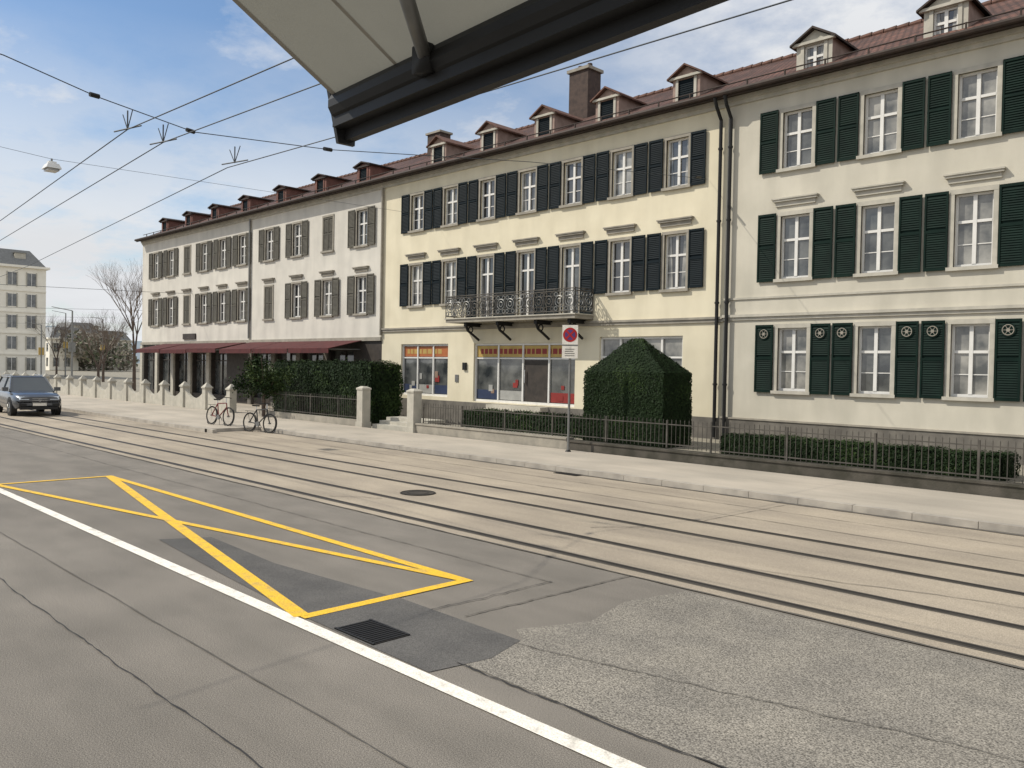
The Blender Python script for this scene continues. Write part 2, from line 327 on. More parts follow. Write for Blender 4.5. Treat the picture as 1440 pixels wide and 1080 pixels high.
for xc in (-24.4,-22.6,-20.6,-19.0):
    BA.box(xc-.07,xc+.07,by+.15,FY-.02,4.02,4.17,'metal_dark'); pts=[(xc,by+.2,4.05),(xc,by+.3,3.85),(xc,by+.6,3.68),(xc,FY-.1,3.5)]; BA.path(pts,.05,'metal_dark')
    BA.ring((xc,by+.45,3.9),(1,0,0),.11,.025,'metal_dark',12)
def railing(p0,p1):
    p0=Vector(p0);p1=Vector(p1);L=(p1-p0).length;n=max(1,int(round(L/.5)));ax=Vector((-(p1-p0).y,(p1-p0).x,0))
    for z in (4.42,5.12,5.2): BA.cyl(p0+Vector((0,0,z)),p1+Vector((0,0,z)),.018,.018,6,'iron_fence')
    for i in range(n+1):
        q=p0.lerp(p1,i/n); BA.cyl(q+Vector((0,0,4.34)),q+Vector((0,0,5.24)),.016,.016,6,'iron_fence')
        if i<n:
            q=p0.lerp(p1,(i+.5)/n)
            gm='metal_grey' if (i//3)%2==0 else 'iron_fence'
            BA.ring(q+Vector((0,0,4.78)),ax,.19,.018,gm,14,5); BA.ring(q+Vector((0,0,4.78)),ax,.09,.02,gm,10,5)
            for s_ in (-1,1):
                for zz in (4.52,5.02): BA.ring(q+(p1-p0).normalized()*.15*s_+Vector((0,0,zz)),ax,.07,.015,gm,10,4)
railing((bx0,by,0),(bx1,by,0)); railing((bx0,by,0),(bx0,FY-.05,0)); railing((bx1,by,0),(bx1,FY-.05,0))
BA.build('balcony',B2,B2.location)
# ------------------------------------------------------------ building 1
def white_building(name,x0,x1,xs,cu):
    E=empty(name,((x0+x1)/2,FY,0)); W=MB();F=MB();G=MB();SH=MB();T=MB(); ops=[]
    for i,xc in enumerate(xs):
        for r,(c,d) in enumerate(((4.85,6.6),(8.05,9.72))):
            a,b=xc-.43,xc+.43; ops.append((a,b,c,d)); window(F,G,a,b,c,d,FY,gpick()); surround(T,a,b,c,d,FY,'stone_trim',.09)
            if (r,i) in cu:
                shutter(SH,a,xc-.01,c+.02,d-.02,FY+.03,'shut_grey'); shutter(SH,xc+.01,b,c+.02,d-.02,FY+.03,'shut_grey')
            else:
                for s0,s1 in ((a-.11-.55,a-.11),(b+.11,b+.66)): shutter(SH,s0,s1,c-.04,d+.06,FY-.02+random.uniform(-.03,0),'shut_grey')
            if r==0: cornice(T,a,b,d+.22,FY,'stone_trim',.1)
    ops2=[]; x=x0+.5
    while x+2.2<x1-.2: ops2.append((x,x+2.0,.5,3.1)); x+=2.6
    wall(W,x0,x1,3.6,EZ,FY,ops,'stucco_white'); body(W,x0,x1,'stucco_white')
    wall(W,x0,x1,.1,3.55,FY,ops2,'shop_dark',.3); T.box(x0,x1,FY-.1,FY+.1,3.55,3.72,'stone_trim')
    for a,b,c,d in ops2:
        G.quad((a,FY+.25,c),(b,FY+.25,c),(b,FY+.25,d),(a,FY+.25,d),'glass_mid'); F.box((a+b)/2-.04,(a+b)/2+.04,FY+.2,FY+.27,c,d,'shop_dark'); F.box(a,b,FY+.19,FY+.26,2.5,2.56,'shop_dark')
        T.box(a-.5,a-.1,FY-.12,FY-.001,.1,3.5,'stone_light' if x0<-50 else 'plinth_m')
    T.box(x1-.12,x1,FY-.04,FY,3.72,10.4,'stone_light')
    for o_,n_ in ((W,'walls'),(F,'window_frames'),(G,'window_glass'),(SH,'shutters'),(T,'stone_trim')): o_.build(n_,E,E.location)
    roof(E,x0,x1,'roof_tile_b')
    A=MB(); za,zb,ya,yb=3.55,3.12,FY-.12,20.6
    a0=max(x0+.2,-55.3); a1=x1-(.2 if x1<-40 else 1.4)
    n=3
    for k in range(n):
        u0=a0+(a1-a0)*k/n+.05; u1=a0+(a1-a0)*(k+1)/n-.05; dz=random.uniform(-.05,.05)
        A.hexa([(u0,yb,zb+dz),(u1,yb,zb+dz),(u1,ya,za),(u0,ya,za),(u0,yb,zb+dz+.03),(u1,yb,zb+dz+.03),(u1,ya,za+.03),(u0,ya,za+.03)],'awning_red')
        A.box(u0,u1,yb-.02,yb,zb+dz-.2,zb+dz+.03,'awning_red')
        for q in (u0+.1,u1-.1): A.cyl((q,yb+.05,zb),(q,ya,za-.4),.025,.025,6,'metal_grey')
    A.build('awnings',E,E.location)
    return E
E1=white_building('white_apartment_building',-43.6,-31.05,[-32.75-2.92*i for i in range(4)],{(1,1),(0,3)})
for x in (-33.75,-37.6,-41.6): dormer(E1,x,'B1')
E0=white_building('white_apartment_building',-59.3,-43.6,[-44.6-2.46*i for i in range(6)],{(1,3),(0,3)})
for x in (-45.7,-49.7,-53.5,-57.3): dormer(E0,x,'B1')
sg=MB(); sg.box(-52.4,-50.6,FY-.08,FY,3.85,4.2,'shop_dark'); sg.build('shop_sign',E0,E0.location)
P=MB(); P.path([(-31.05,22.4,10.5),(-31.05,22.4,3.8)],.05,'stone_trim',8); P.path([(-43.6,22.4,10.5),(-43.6,22.4,3.8)],.05,'metal_grey',8); P.build('downpipes',E1,E1.location)
# ------------------------------------------------------------ ground
def sheet(name,rects,m,z):
    q=MB()
    for (a,b,c,d) in rects: q.quad((a,c,z),(b,c,z),(b,d,z),(a,d,z),m)
    return q.build(name)
sheet('ground',[(-1500,1500,-1500,1500)],'gravel',-.02)
sheet('road',[(-300,60,-12,14.5)],'asphalt',0)
cp=MB(); cp.poly([(-5.05,4.45,.004),(30,4.45,.004),(30,7.72,.004),(-5.0,7.72,.004),(-5.2,6.9,.004),(-5.0,6.1,.004),(-5.3,5.4,.004),(-5.05,5.22,.004)],'asphalt_coarse'); cp.build('road_coarse_patch')
sheet('track_bed',[(-300,60,7.8,14.45)],'track_concrete',.004)
pv=MB()
pv.box(-27.6,60,14.61,17.75,-.05,.115,'pavement_m')
pv.box(-300,-27.6,12.78,17.75,-.05,.1149,'pavement_m')
pv.box(-300,-27.6,17.75,22.5,-.05,.10,'pavement_m')
x=-80
while x<30:
    y=12.62 if x<-27.5 else 14.45
    pv.box(x,x+.99,y,y+.157,-.05,.122+random.uniform(-.003,.003),'kerb_m'); x+=1.0
pv.box(-27.6,-27.44,12.62,14.6,-.05,.124,'kerb_m')
pv.build('pavement')
mk=MB()
def strip(mb,p0,p1,w,m,z=.009,n=1,jit=0,wj=.5):
    p0=Vector((*p0,0));p1=Vector((*p1,0));d=(p1-p0).normalized();nn=Vector((-d.y,d.x,0))*w/2
    pr=None; off=0
    for i in range(n+1):
        if jit: off=off*.75+random.uniform(-jit,jit)
        q=p0.lerp(p1,i/n)+nn.normalized()*off; ww=nn*(1+(random.uniform(-wj,wj) if jit else 0))
        c=((q-ww).x,(q-ww).y,z),((q+ww).x,(q+ww).y,z)
        if pr: mb.quad(pr[0],c[0],c[1],pr[1],m)
        pr=c
w_=MB(); strip(w_,(-120,4.02),(20,4.02),.15,'white_paint',.009); w_.build('white_road_line')
y0,y1,xa,xb=4.12,6.2,-18,-6.9
def ys(p,q,w,z): strip(mk,p,q,w,'yellow_paint',z)
ys((xa,y1),(xb,y1),.13,.009); ys((xb,y0),(xb,y1+.06),.13,.0095)
ys((xa,y0),(xa,y1+.06),.12,.0095); ys((xa,y0+.02),(xb,y1),.12,.0100); ys((xa,y1),(xb-.02,y0+.02),.16,.0105)
mk.build('yellow_bus_stop_marking')
dp=MB(); dp.poly([(-6.85,4.15,.006),(-5.0,4.12,.006),(-4.9,4.7,.006),(-5.05,5.2,.006),(-6.85,5.22,.006)],'asphalt_dark')
dp.poly([(-11.2,4.5,.0062),(-9,4.3,.0062),(-6.85,4.15,.0062),(-6.85,5.2,.0062),(-9,5.0,.0062),(-10.9,5.1,.0062)],'asphalt_dark'); dp.build('asphalt_repair_patch')
cr=MB()
strip(cr,(-40,2.4),(8,2.4),.010,'tar',.012,500,.010); strip(cr,(-40,3.05),(8,3.05),.012,'seam',.012,300,.005)
strip(cr,(-5.0,4.42),(5,4.44),.014,'tar',.012,160,.012); strip(cr,(-6.3,5.2),(-6.2,6.9),.012,'tar',.0125,30,.02)
strip(cr,(-5.9,5.3),(-5.8,7.8),.018,'seam',.012,40,.012); strip(cr,(-30,6.9),(-6.2,6.88),.012,'seam',.012,200,.012)
strip(cr,(-5.05,5.1),(-1,6.0),.01,'seam',.0128,60,.02); strip(cr,(-60,7.8),(20,7.8),.035,'seam',.012,300,.01)
strip(cr,(-60,12.3),(20,12.4),.015,'tar',.012,300,.012); strip(cr,(-8,9.7),(-7.5,10.4),.015,'seam',.012,20,.02)
strip(cr,(-5.6,9.1),(-2,9.9),.012,'seam',.012,20,.03); strip(cr,(-13,8.3),(-12.2,8.9),.012,'tar',.012,14,.03)
for x in (-31,-19,-7.2,1): strip(cr,(x,11.6),(x+.1,14.3),.012,'seam',.0118,30,.01)
strip(cr,(-27,14.38),(30,14.38),.11,'seam',.012,200,.008); strip(cr,(-27,13.4),(30,13.4),.014,'tar',.012,300,.01)
cr.build('road_cracks')
rl=MB()
for y in (8.1,9.08,10.5,11.48):
    for a,b,m,z in ((-.05,-.0,'rail_steel',.010),(0,.042,'groove',.009),(.042,.06,'rail_steel',.010),(-.075,-.05,'seam',.0085),(.06,.08,'seam',.0085)):
        strip(rl,(-300,y+(a+b)/2),(60,y+(a+b)/2),b-a,m,z)
rl.build('tram_tracks')
gr=MB(); gx,gy=-6.1,4.36; gr.box(gx-.3,gx+.3,gy-.2,gy+.2,0,.012,'groove')
for i in range(13):
    x=gx-.28+i*.045; gr.box(x,x+.02,gy-.18,gy+.18,.0,.018,'metal_dark')
gr.box(gx-.3,gx+.3,gy-.2,gy-.18,0,.0185,'metal_dark'); gr.box(gx-.3,gx+.3,gy+.18,gy+.2,0,.0185,'metal_dark'); gr.build('drain_grate')
mh=MB(); mh.cyl((-12.3,9.8,0),(-12.3,9.8,.013),.34,.34,28,'rail_steel'); mh.ring((-12.3,9.8,.013),(0,0,1),.32,.01,'metal_dark',28,4); mh.ring((-12.3,9.8,.013),(0,0,1),.2,.006,'metal_dark',28,4)
mh.build('manhole_cover')
mh=MB(); mh.box(-12.8,-12.1,14.15,14.4,0,.014,'groove')
for i in range(9): mh.box(-12.78+i*.08,-12.75+i*.08,14.15,14.4,0,.019,'metal_dark')
mh.build('drain_grate')
te=MB(); te.box(-22.5,12,18.15,22.42,0,.34,'gravel'); te.build('garden_terrace')
rw=MB(); rw.box(-22.55,-15.6,17.8,18.1,.0,.40,'stone_trim'); rw.box(-15.6,12,17.8,18.1,.0,.34,'wall_dark'); rw.box(-15.6,12,17.77,18.13,.34,.39,'wall_dark'); rw.box(-22.55,-15.6,17.77,18.13,.40,.45,'stone_trim'); rw.build('retaining_wall')
def fence(x0,x1,y,zb,zt,name='iron_fence'):
    f=MB(); f.box(x0,x1,y-.012,y+.012,zt-.1,zt-.075,'iron_fence'); f.box(x0,x1,y-.012,y+.012,zb+.08,zb+.105,'iron_fence')
    x=x0
    while x<=x1:
        f.cyl((x,y,zb),(x,y,zt),.009,.009,5,'iron_fence'); f.cyl((x,y,zt),(x,y,zt+.05),.013,.001,5,'iron_fence'); x+=.13
    x=x0
    while x<=x1+.01: f.box(x-.02,x+.02,y-.02,y+.02,zb,zt+.02,'iron_fence'); x+=2.0
    f.build(name)
fence(-22.3,-11.0,17.95,.43,1.12); fence(-11.0,10,17.95,.38,1.15); fence(-33.5,-26.1,17.9,.35,1.2)
lw=MB(); lw.box(-33.6,-26.0,17.8,18.0,.0,.36,'stone_trim'); lw.build('garden_wall')
def gate_post(x,y):
    p=MB(); s=.18
    p.box(x-s-.03,x+s+.03,y-s-.03,y+s+.03,0,.3,'stone_light'); p.box(x-s,x+s,y-s,y+s,.3,1.5,'stone_light'); p.box(x-s-.025,x+s+.025,y-s-.025,y+s+.025,1.5,1.56,'stone_light')
    z=1.56; a=s+.025
    p.hexa([(x-a,y-a,z),(x+a,y-a,z),(x+a,y+a,z),(x-a,y+a,z),(x-.08,y-.08,z+.07),(x+.08,y-.08,z+.07),(x+.08,y+.08,z+.07),(x-.08,y+.08,z+.07)],'stone_light')
    p.build('stone_gate_post')
gate_post(-25.8,17.9); gate_post(-22.75,17.9)
st=MB()
for i in range(3): st.box(-25.5,-23.0,18.1+.32*i,19.5,0,.115+.12*(i+1),'stone_light')
st.build('entrance_steps')
bl=MB(); X0=-36.4
for i in range(16):
    x=X0-2.55*i; bl.box(x-.17,x+.17,17.73,18.07,.1,1.15,'stone_light'); bl.box(x-.21,x+.21,17.69,18.11,1.15,1.22,'stone_light')
    bl.hexa([(x-.19,17.71,1.22),(x+.19,17.71,1.22),(x+.19,18.09,1.22),(x-.19,18.09,1.22),(x-.03,17.87,1.42),(x+.03,17.87,1.42),(x+.03,17.93,1.42),(x-.03,17.93,1.42)],'stone_light')
    n=10; L0,L1=x-2.55+.17,x-.17
    for k in range(n):
        u0=L0+(L1-L0)*k/n; u1=L0+(L1-L0)*(k+1)/n; f_=lambda u:.62+.42*abs(2*(u-L0)/(L1-L0)-1)**2.2
        bl.hexa([(u0,17.82,.1),(u1,17.82,.1),(u1,17.98,.1),(u0,17.98,.1),(u0,17.82,f_(u0)),(u1,17.82,f_(u1)),(u1,17.98,f_(u1)),(u0,17.98,f_(u0))],'stone_light')
bl.build('garden_balustrade_wall')
# ------------------------------------------------------------ foliage
def leaves(name,P_,Nn,size,mats,parent=None,origin=(0,0,0),flat=.6):
    n=len(P_); d=rng.normal(size=(n,3)); d/=np.linalg.norm(d,axis=1)[:,None]
    nn=Nn*flat+d*(1-flat)+1e-6; nn/=np.linalg.norm(nn,axis=1)[:,None]
    t=np.cross(nn,rng.normal(size=(n,3))); t/=np.linalg.norm(t,axis=1)[:,None]; b=np.cross(nn,t)
    s=size*rng.uniform(.6,1.3,size=(n,1)); P_=P_-np.array(origin)
    V=np.stack([P_-t*s,P_-b*s*.5,P_+t*s,P_+b*s*.5],axis=1).reshape(-1,3)
    me=bpy.data.meshes.new(name); me.from_pydata(V.tolist(),[],np.arange(4*n).reshape(n,4).tolist())
    for m in mats: me.materials.append(MATS[m])
    ph=np.sin(P_[:,0]*3.1+1)+np.sin(P_[:,1]*2.7)+np.sin(P_[:,2]*4.3+P_[:,0])+rng.normal(size=n)*.9
    idx=np.digitize(ph,[-.6,.9])
    me.polygons.foreach_set('material_index',np.clip(idx,0,len(mats)-1).astype(np.int32)); me.update()
    o=bpy.data.objects.new(name,me); col.objects.link(o)
    if parent: o.parent=parent
    return o
def sample_polys(polys,n):
    tris=[]
    for p in polys:
        for i in range(1,len(p)-1): tris.append((np.array(p[0]),np.array(p[i]),np.array(p[i+1])))
    A=np.array([np.linalg.norm(np.cross(b-a,c-a))/2 for a,b,c in tris]); k=rng.choice(len(tris),size=n,p=A/A.sum())
    T_=np.array(tris)[k]; u=rng.random((n,1)); v=rng.random((n,1)); f=u+v>1; u=np.where(f,1-u,u); v=np.where(f,1-v,v)
    P_=T_[:,0]+(T_[:,1]-T_[:,0])*u+(T_[:,2]-T_[:,0])*v; N_=np.cross(T_[:,1]-T_[:,0],T_[:,2]-T_[:,0]); N_/=np.linalg.norm(N_,axis=1)[:,None]
    return P_,N_
def hedge(name,x0,x1,y0,y1,z0,z1,n,top=None,size=.06,mats=('leaf_b','leaf_a','leaf_c'),rough_=.03):
    o=((x0+x1)/2,(y0+y1)/2,z0); E=empty(name,o); c=MB(); i=.06
    if top is None:
        polys=[[(x0,y0,z0),(x1,y0,z0),(x1,y0,z1),(x0,y0,z1)],[(x1,y0,z0),(x1,y1,z0),(x1,y1,z1),(x1,y0,z1)],[(x0,y1,z0),(x0,y0,z0),(x0,y0,z1),(x0,y1,z1)],[(x0,y0,z1),(x1,y0,z1),(x1,y1,z1),(x0,y1,z1)]]
        c.box(x0+i,x1-i,y0+i,y1-i,z0,z1-i,'hedge_core')
    else:
        cx,cy,zt=top; rx,ry=.16,.05
        a=[(x0,y0),(x1,y0),(x1,y1),(x0,y1)]; t=[(cx-rx,cy-ry),(cx+rx,cy-ry),(cx+rx,cy+ry),(cx-rx,cy+ry)]
        polys=[]
        for k in range(4):
            j=(k+1)%4
            polys.append([(*a[k],z0),(*a[j],z0),(*a[j],z1),(*a[k],z1)]); polys.append([(*a[k],z1),(*a[j],z1),(*t[j],zt),(*t[k],zt)])
        polys.append([(*p,zt) for p in t])
        for p in polys:
            cc=np.array([cx,cy,(z0+z1)/2]); c.poly([tuple(cc+(np.array(q)-cc)*.965) for q in p],'hedge_core')
    c.build('core',E,o); P_,N_=sample_polys(polys,n)
    lump=(np.sin(P_[:,[0]]*4+P_[:,[2]]*3)+np.sin(P_[:,[1]]*5+P_[:,[2]]*2+1)+np.sin(P_[:,[0]]*9+1)*.5)*rough_*.6
    P_=P_+N_*(rng.normal(size=(n,1))*rough_*.8+lump); leaves('leaves',P_,N_,size,mats,E,o,.7)
hedge('topiary_hedge',-15.5,-12.75,18.4,19.75,.36,2.35,42000,top=(-14.15,19.1,3.3),size=.034,mats=('leaf_b','leaf_b','leaf_a'),rough_=.018)
hedge('box_hedge',-11,-4.75,18.45,19.7,.34,.80,26000,size=.034,mats=('leaf_b','leaf_b','leaf_a'))
hedge('box_hedge',-21.5,-16,19.0,20.0,.34,.92,9000,size=.045,mats=('leaf_b','leaf_b','leaf_a'))
hedge('garden_hedge',-35,-27.3,19.3,20.8,.1,2.45,26000,size=.06,mats=('leaf_b','leaf_b','leaf_a'),rough_=.07)
E=empty('garden_shrub_tree',(-32.8,17.6,.1)); t=MB(); t.cyl((-32.8,17.6,.1),(-32.75,17.6,1.3),.08,.06,8,'bark')
for k in range(9):
    a=k*.7; t.cyl((-32.75,17.6,.9+.05*k),(-32.75+.8*math.cos(a),17.6+.8*math.sin(a),1.7+.12*k),.035,.01,5,'bark')
t.build('trunk',E,E.location)
cs=np.array([[-32.75+rng.normal()*.6,17.6+rng.normal()*.5,1.85+rng.normal()*.42] for _ in range(26)]); k=rng.integers(0,26,5600)
P_=cs[k]+rng.normal(size=(5600,3))*.17; leaves('leaves',P_,np.tile([0,0,1.],(5600,1)),.065,('leaf_b','leaf_a','leaf_c'),E,E.location,.3)
def bare_tree(x,y,h,seed):
    random.seed(seed); E=empty('bare_tree',(x,y,0)); t=MB()
    def br(p,d,L,r,k):
        q=p+d*L; t.cyl(p,q,r,r*.7,6 if k<3 else 3,'bark' if k<3 else 'twig',cap=False)
        if k>=7: return
        for _ in range(3 if k<5 else 2):
            nd=(d+Vector((random.uniform(-1,1),random.uniform(-1,1),random.uniform(-.3,.8)))*.55).normalized()
            br(q,nd,L*random.uniform(.68,.86),r*.56,k+1)
    br(Vector((x,y,0)),Vector((0,0,1)),h*.24,.17,0); t.build('branches',E,E.location)
bare_tree(-69,25.6,11.3,3); bare_tree(-98,33,8,5); bare_tree(-86,28.5,6.5,8); bare_tree(-125,36,9,12)
random.seed(11)
n=16000; cs=[]
for i in range(80):
    X=-random.uniform(190,330); Y=-X*random.uniform(.275,.36); cs.append((X,Y,random.uniform(2,6),random.uniform(2,4)))
cs=np.array(cs); k=rng.integers(0,len(cs),n); d=rng.normal(size=(n,3)); d/=np.linalg.norm(d,axis=1)[:,None]
P_=cs[k][:,:3]+d*cs[k][:,[3]]*rng.uniform(.4,1.1,size=(n,1)); P_[:,2]=np.abs(P_[:,2]); leaves('distant_trees',P_,d,.55,('far_tree','far_tree2','far_green'),None,(0,0,0),.4)
hl=MB(); pr=None
for i in range(60):
    y=-100+i*18; z=26+10*math.sin(i*.35)+5*math.sin(i*.9+1); c=((-900,y,-1),(-1000,y,z))
    if pr: hl.quad(pr[0],c[0],c[1],pr[1],'hill')
    pr=c
hl.build('hills')
def block_building(name,x0,x1,y0,y1,h,wm,floors,roofh=2.5):
    E=empty(name,((x0+x1)/2,(y0+y1)/2,0)); b=MB(); b.box(x0,x1,y0,y1,0,h,wm); b.box(x0-.4,x1+.4,y0-.4,y1+.4,h,h+.3,wm)
    i=1.6; z=h+.3; b.hexa([(x0,y0,z),(x1,y0,z),(x1,y1,z),(x0,y1,z),(x0+i,y0+i,z+roofh),(x1-i,y0+i,z+roofh),(x1-i,y1-i,z+roofh),(x0+i,y1-i,z+roofh)],'metal_grey')
    fh=(h-.4)/floors; w=MB()
    for f in range(floors):
        z0=f*fh+.9
        b.box(x1+.0,x1+.12,y0,y1,f*fh+.1,f*fh+.3,wm)
        y=y0+.8
        while y+1.1<y1:
            w.box(x1-.1,x1+.02,y,y+1.05,z0,z0+fh*.58,'glass_mid'); w.box(x1,x1+.09,y-.14,y,z0-.1,z0+fh*.58+.1,'stone_light'); w.box(x1,x1+.09,y+1.05,y+1.19,z0-.1,z0+fh*.58+.1,'stone_light'); w.box(x1,x1+.05,y+.5,y+.56,z0,z0+fh*.58,'wood_white'); y+=2.3
        if f in (1,3): w.box(x1+.13,x1+1.1,y0+3,y0+6,z0-.6,z0-.4,wm); w.box(x1+1.05,x1+1.1,y0+3,y0+6,z0-.4,z0+.4,'stone_light')
        x=x0+.8
        while x+1.1<x1: w.box(x,x+1.05,y0-.02,y0+.1,z0,z0+fh*.58,'glass_mid'); w.box(x-.12,x,y0-.07,y0,z0,z0+fh*.58,'stone_light'); x+=2.3
    for yy in (y0+2,y0+6.5,y0+11):
        if yy+1.4<y1: b.box(x1-1.9,x1-.7,yy,yy+1.3,h+.4,h+2.0,'stone_light'); b.box(x1-2,x1-.6,yy-.1,yy+1.4,h+2.0,h+2.15,'metal_grey')
    b.build('walls',E,E.location); w.build('windows',E,E.location); return E
E=block_building('corner_apartment_block',-150,-125,20,34.6,14.6,'stucco_sunlit_tone',5,2.2)
block_building('distant_house',-235,-222,66,74,9,'stucco_sunlit_tone',3); block_building('distant_house',-260,-245,78,90,8,'stucco_cream',3); block_building('distant_house',-215,-203,57,63,7,'stucco_sunlit_tone',2)
# ------------------------------------------------------------ awning above camera
A=empty('shop_awning',(-3.06,2,3.515)); AO=Vector((-3.1,2,3.5)); a=MB()
x0,x1=-3.1,2.2; yf,zf=2.0,3.50; yb=-.6; zb=zf+.66*(yf-yb)
nseg=12
for k in range(nseg):
    t0,t1=k/nseg,(k+1)/nseg; sg_=lambda t:-.05*math.sin(math.pi*t)
    p0=(yf+(yb-yf)*t0,zf+(zb-zf)*t0+sg_(t0)); p1=(yf+(yb-yf)*t1,zf+(zb-zf)*t1+sg_(t1))
    a.quad((x0,p0[0],p0[1]),(x1,p0[0],p0[1]),(x1,p1[0],p1[1]),(x0,p1[0],p1[1]),'awning_fabric')
    for sx in (-2.62,-1.6,-.4,.8): a.quad((sx,p0[0],p0[1]-.003),(sx+.02,p0[0],p0[1]-.003),(sx+.02,p1[0],p1[1]-.003),(sx,p1[0],p1[1]-.003),'stone_trim')
    a.quad((x0,p0[0],p0[1]-.003),(x0+.03,p0[0],p0[1]-.003),(x0+.03,p1[0],p1[1]-.003),(x0,p1[0],p1[1]-.003),'stone_trim')
a.build('fabric',A,AO)
f=MB(); f.box(x0-.01,x1,yf-.05,yf+.06,3.40,3.54,'metal_dark'); f.box(x0-.012,x1,yf+.01,yf+.05,3.355,3.40,'metal_dark'); f.cyl((x0,yf-.02,3.49),(x1,yf-.02,3.49),.06,.06,12,'metal_dark')
f.hexa([(x0-.03,yf-.02,3.34),(x0-.01,yf-.02,3.34),(x0-.01,yf+.06,3.34),(x0-.03,yf+.06,3.34),(x0-.03,yf-.07,3.56),(x0-.01,yf-.07,3.56),(x0-.01,yf+.07,3.56),(x0-.03,yf+.07,3.56)],'plastic_black')
f.cyl((x0,yb,zb+.02),(x1,yb,zb+.02),.09,.09,12,'metal_grey')
f.build('front_bar',A,AO)
g=MB(); g.path([(-2.4,1.93,3.50),(-2.08,1.6,3.60),(-1.55,1.0,3.80)],.026,'metal_grey',12); g.cyl((-1.55,1,3.80),(-2.4,-.5,5.0),.03,.03,10,'metal_grey'); g.box(-2.44,-2.36,1.9,1.96,3.44,3.54,'metal_dark')
g.build('folding_arm',A,AO,True)
A.rotation_euler=(0,0,math.radians(-3.8))
# ------------------------------------------------------------ overhead wires
wr=MB()
def sag(pts,r,m='wire_m'): wr.path(pts,r,m,5)
Z=5.6
sag([(-200,9,Z),(-60,8.2,Z),(-21.8,5.12,Z),(-11.95,4.31,Z),(-7.6,4.5,Z),(12,4.6,Z)],.008)
sag([(-200,9.6,Z),(-60,9,Z),(-25.5,5.98,Z),(-12.25,4.92,Z),(-8.05,5.12,Z),(12,5.3,Z)],.008)
sag([(-200,14,Z),(-70,11,Z),(-32,8.3,Z),(-13,6.27,Z),(-10,6.45,Z),(-6.1,6.6,Z),(-3.3,6.7,Z),(12,7,Z)],.008)
sag([(-10.5,-2,6.1),(-11,2.58,5.9),(-11.6,3.79,5.85),(-12.25,5.38,5.85),(-11.9,7.5,5.95),(-12.6,13,6.9),(-14.1,22.45,8.4)],.007)
for (x,y) in ((-11.95,4.31),(-12.25,4.92),(-12.6,6.2)):
    wr.cyl((x,y,5.6),(x,y,5.86),.010,.010,5,'wire_m'); wr.cyl((x-.3,y-.07,5.61),(x+.3,y+.07,5.61),.011,.011,5,'wire_m'); wr.cyl((x-.18,y,5.84),(x,y,5.6),.007,.007,5,'wire_m'); wr.cyl((x+.18,y,5.84),(x,y,5.6),.007,.007,5,'wire_m')
for p,q in (((-12.21,5.25,5.85),(-12.25,5.38,5.85)),((-11.9,7.4,5.945),(-11.93,7.56,5.96)),((-11.58,3.7,5.855),(-11.6,3.82,5.855)),((-13.9,21.5,8.27),(-14.0,21.9,8.34))): wr.cyl(p,q,.032,.032,8,'metal_dark')
wr.path([(-25,-2,8.5),(-26.3,7.4,8.15),(-27.5,22.4,8.8)],.006,'wire_m',4)
for X in (-50,-75,-95,-120,-145): wr.path([(X,-2,7.0),(X,8,6.2),(X-1,20,6.6),(X-2,34,7.2)],.014,'wire_m',4)
wr.build('overhead_wires')
lp=empty('street_lamp',(-26.3,7.4,7.95)); l=MB()
l.hexa([(-26.55,7.2,7.86),(-26.05,7.2,7.86),(-26.05,7.6,7.86),(-26.55,7.6,7.86),(-26.5,7.26,8.0),(-26.1,7.26,8.0),(-26.1,7.54,8.0),(-26.5,7.54,8.0)],'lamp_white'); l.box(-26.5,-26.1,7.25,7.55,7.80,7.858,'glass_curtain')
l.box(-26.4,-26.2,7.3,7.5,8.0,8.07,'lamp_white'); l.cyl((-26.3,7.4,8.06),(-26.3,7.4,8.16),.03,.03,6,'metal_grey'); l.build('lamp_head',lp,lp.location)
for (x,y,h) in ((-110,30,6.5),(-128,38,9),(-84,25.5,7),(-140,47,9)):
    p=MB(); p.cyl((x,y,0),(x,y,h),.1,.07,8,'metal_grey'); p.box(x-.05,x+.05,y-.3,y+.3,h*.45,h*.45+.9,'poster_yellow' if x<-100 else 'metal_grey'); p.cyl((x,y,h),(x-.6,y-1.6,h+.3),.04,.03,6,'metal_grey'); p.build('street_pole')
# ------------------------------------------------------------ sign
SG=empty('no_stopping_sign',(-15.15,17.35,.11),math.radians(32)); s=MB()
s.cyl((0,0,0),(0,0,3.5),.035,.035,10,'metal_grey'); s.box(-.22,.22,-.06,-.045,2.98,3.52,'white_paint'); s.box(-.22,.22,-.058,-.043,2.60,2.94,'white_paint')
s.box(-.22,.22,-.043,-.035,2.6,3.52,'metal_grey')
def disc(c,r,y,m,n=28): s.poly([(c[0]+r*math.cos(2*math.pi*k/n),y,c[1]+r*math.sin(2*math.pi*k/n)) for k in range(n)],m)
disc((0,3.25),.2,-.063,'red'); disc((0,3.25),.145,-.065,'blue_sign')
for sgn in (1,-1):
    c_=math.cos(math.pi/4); d=Vector((c_,0,sgn*c_)); nn=Vector((-sgn*c_,0,c_)); c0=Vector((0,-.067-.0005*sgn,3.25))
    s.quad(tuple(c0-d*.15-nn*.025),tuple(c0+d*.15-nn*.025),tuple(c0+d*.15+nn*.025),tuple(c0-d*.15+nn*.025),'red')
for z in (2.86,2.8,2.74,2.68): s.box(-.14,.14-.05*random.random(),-.061,-.058,z-.015,z,'plastic_black')
s.box(-.05,.05,-.045,.05,2.9,2.95,'metal_dark'); s.cyl((0,0,0),(0,0,.05),.09,.06,10,'metal_dark'); s.build('sign_plate_and_pole',SG)
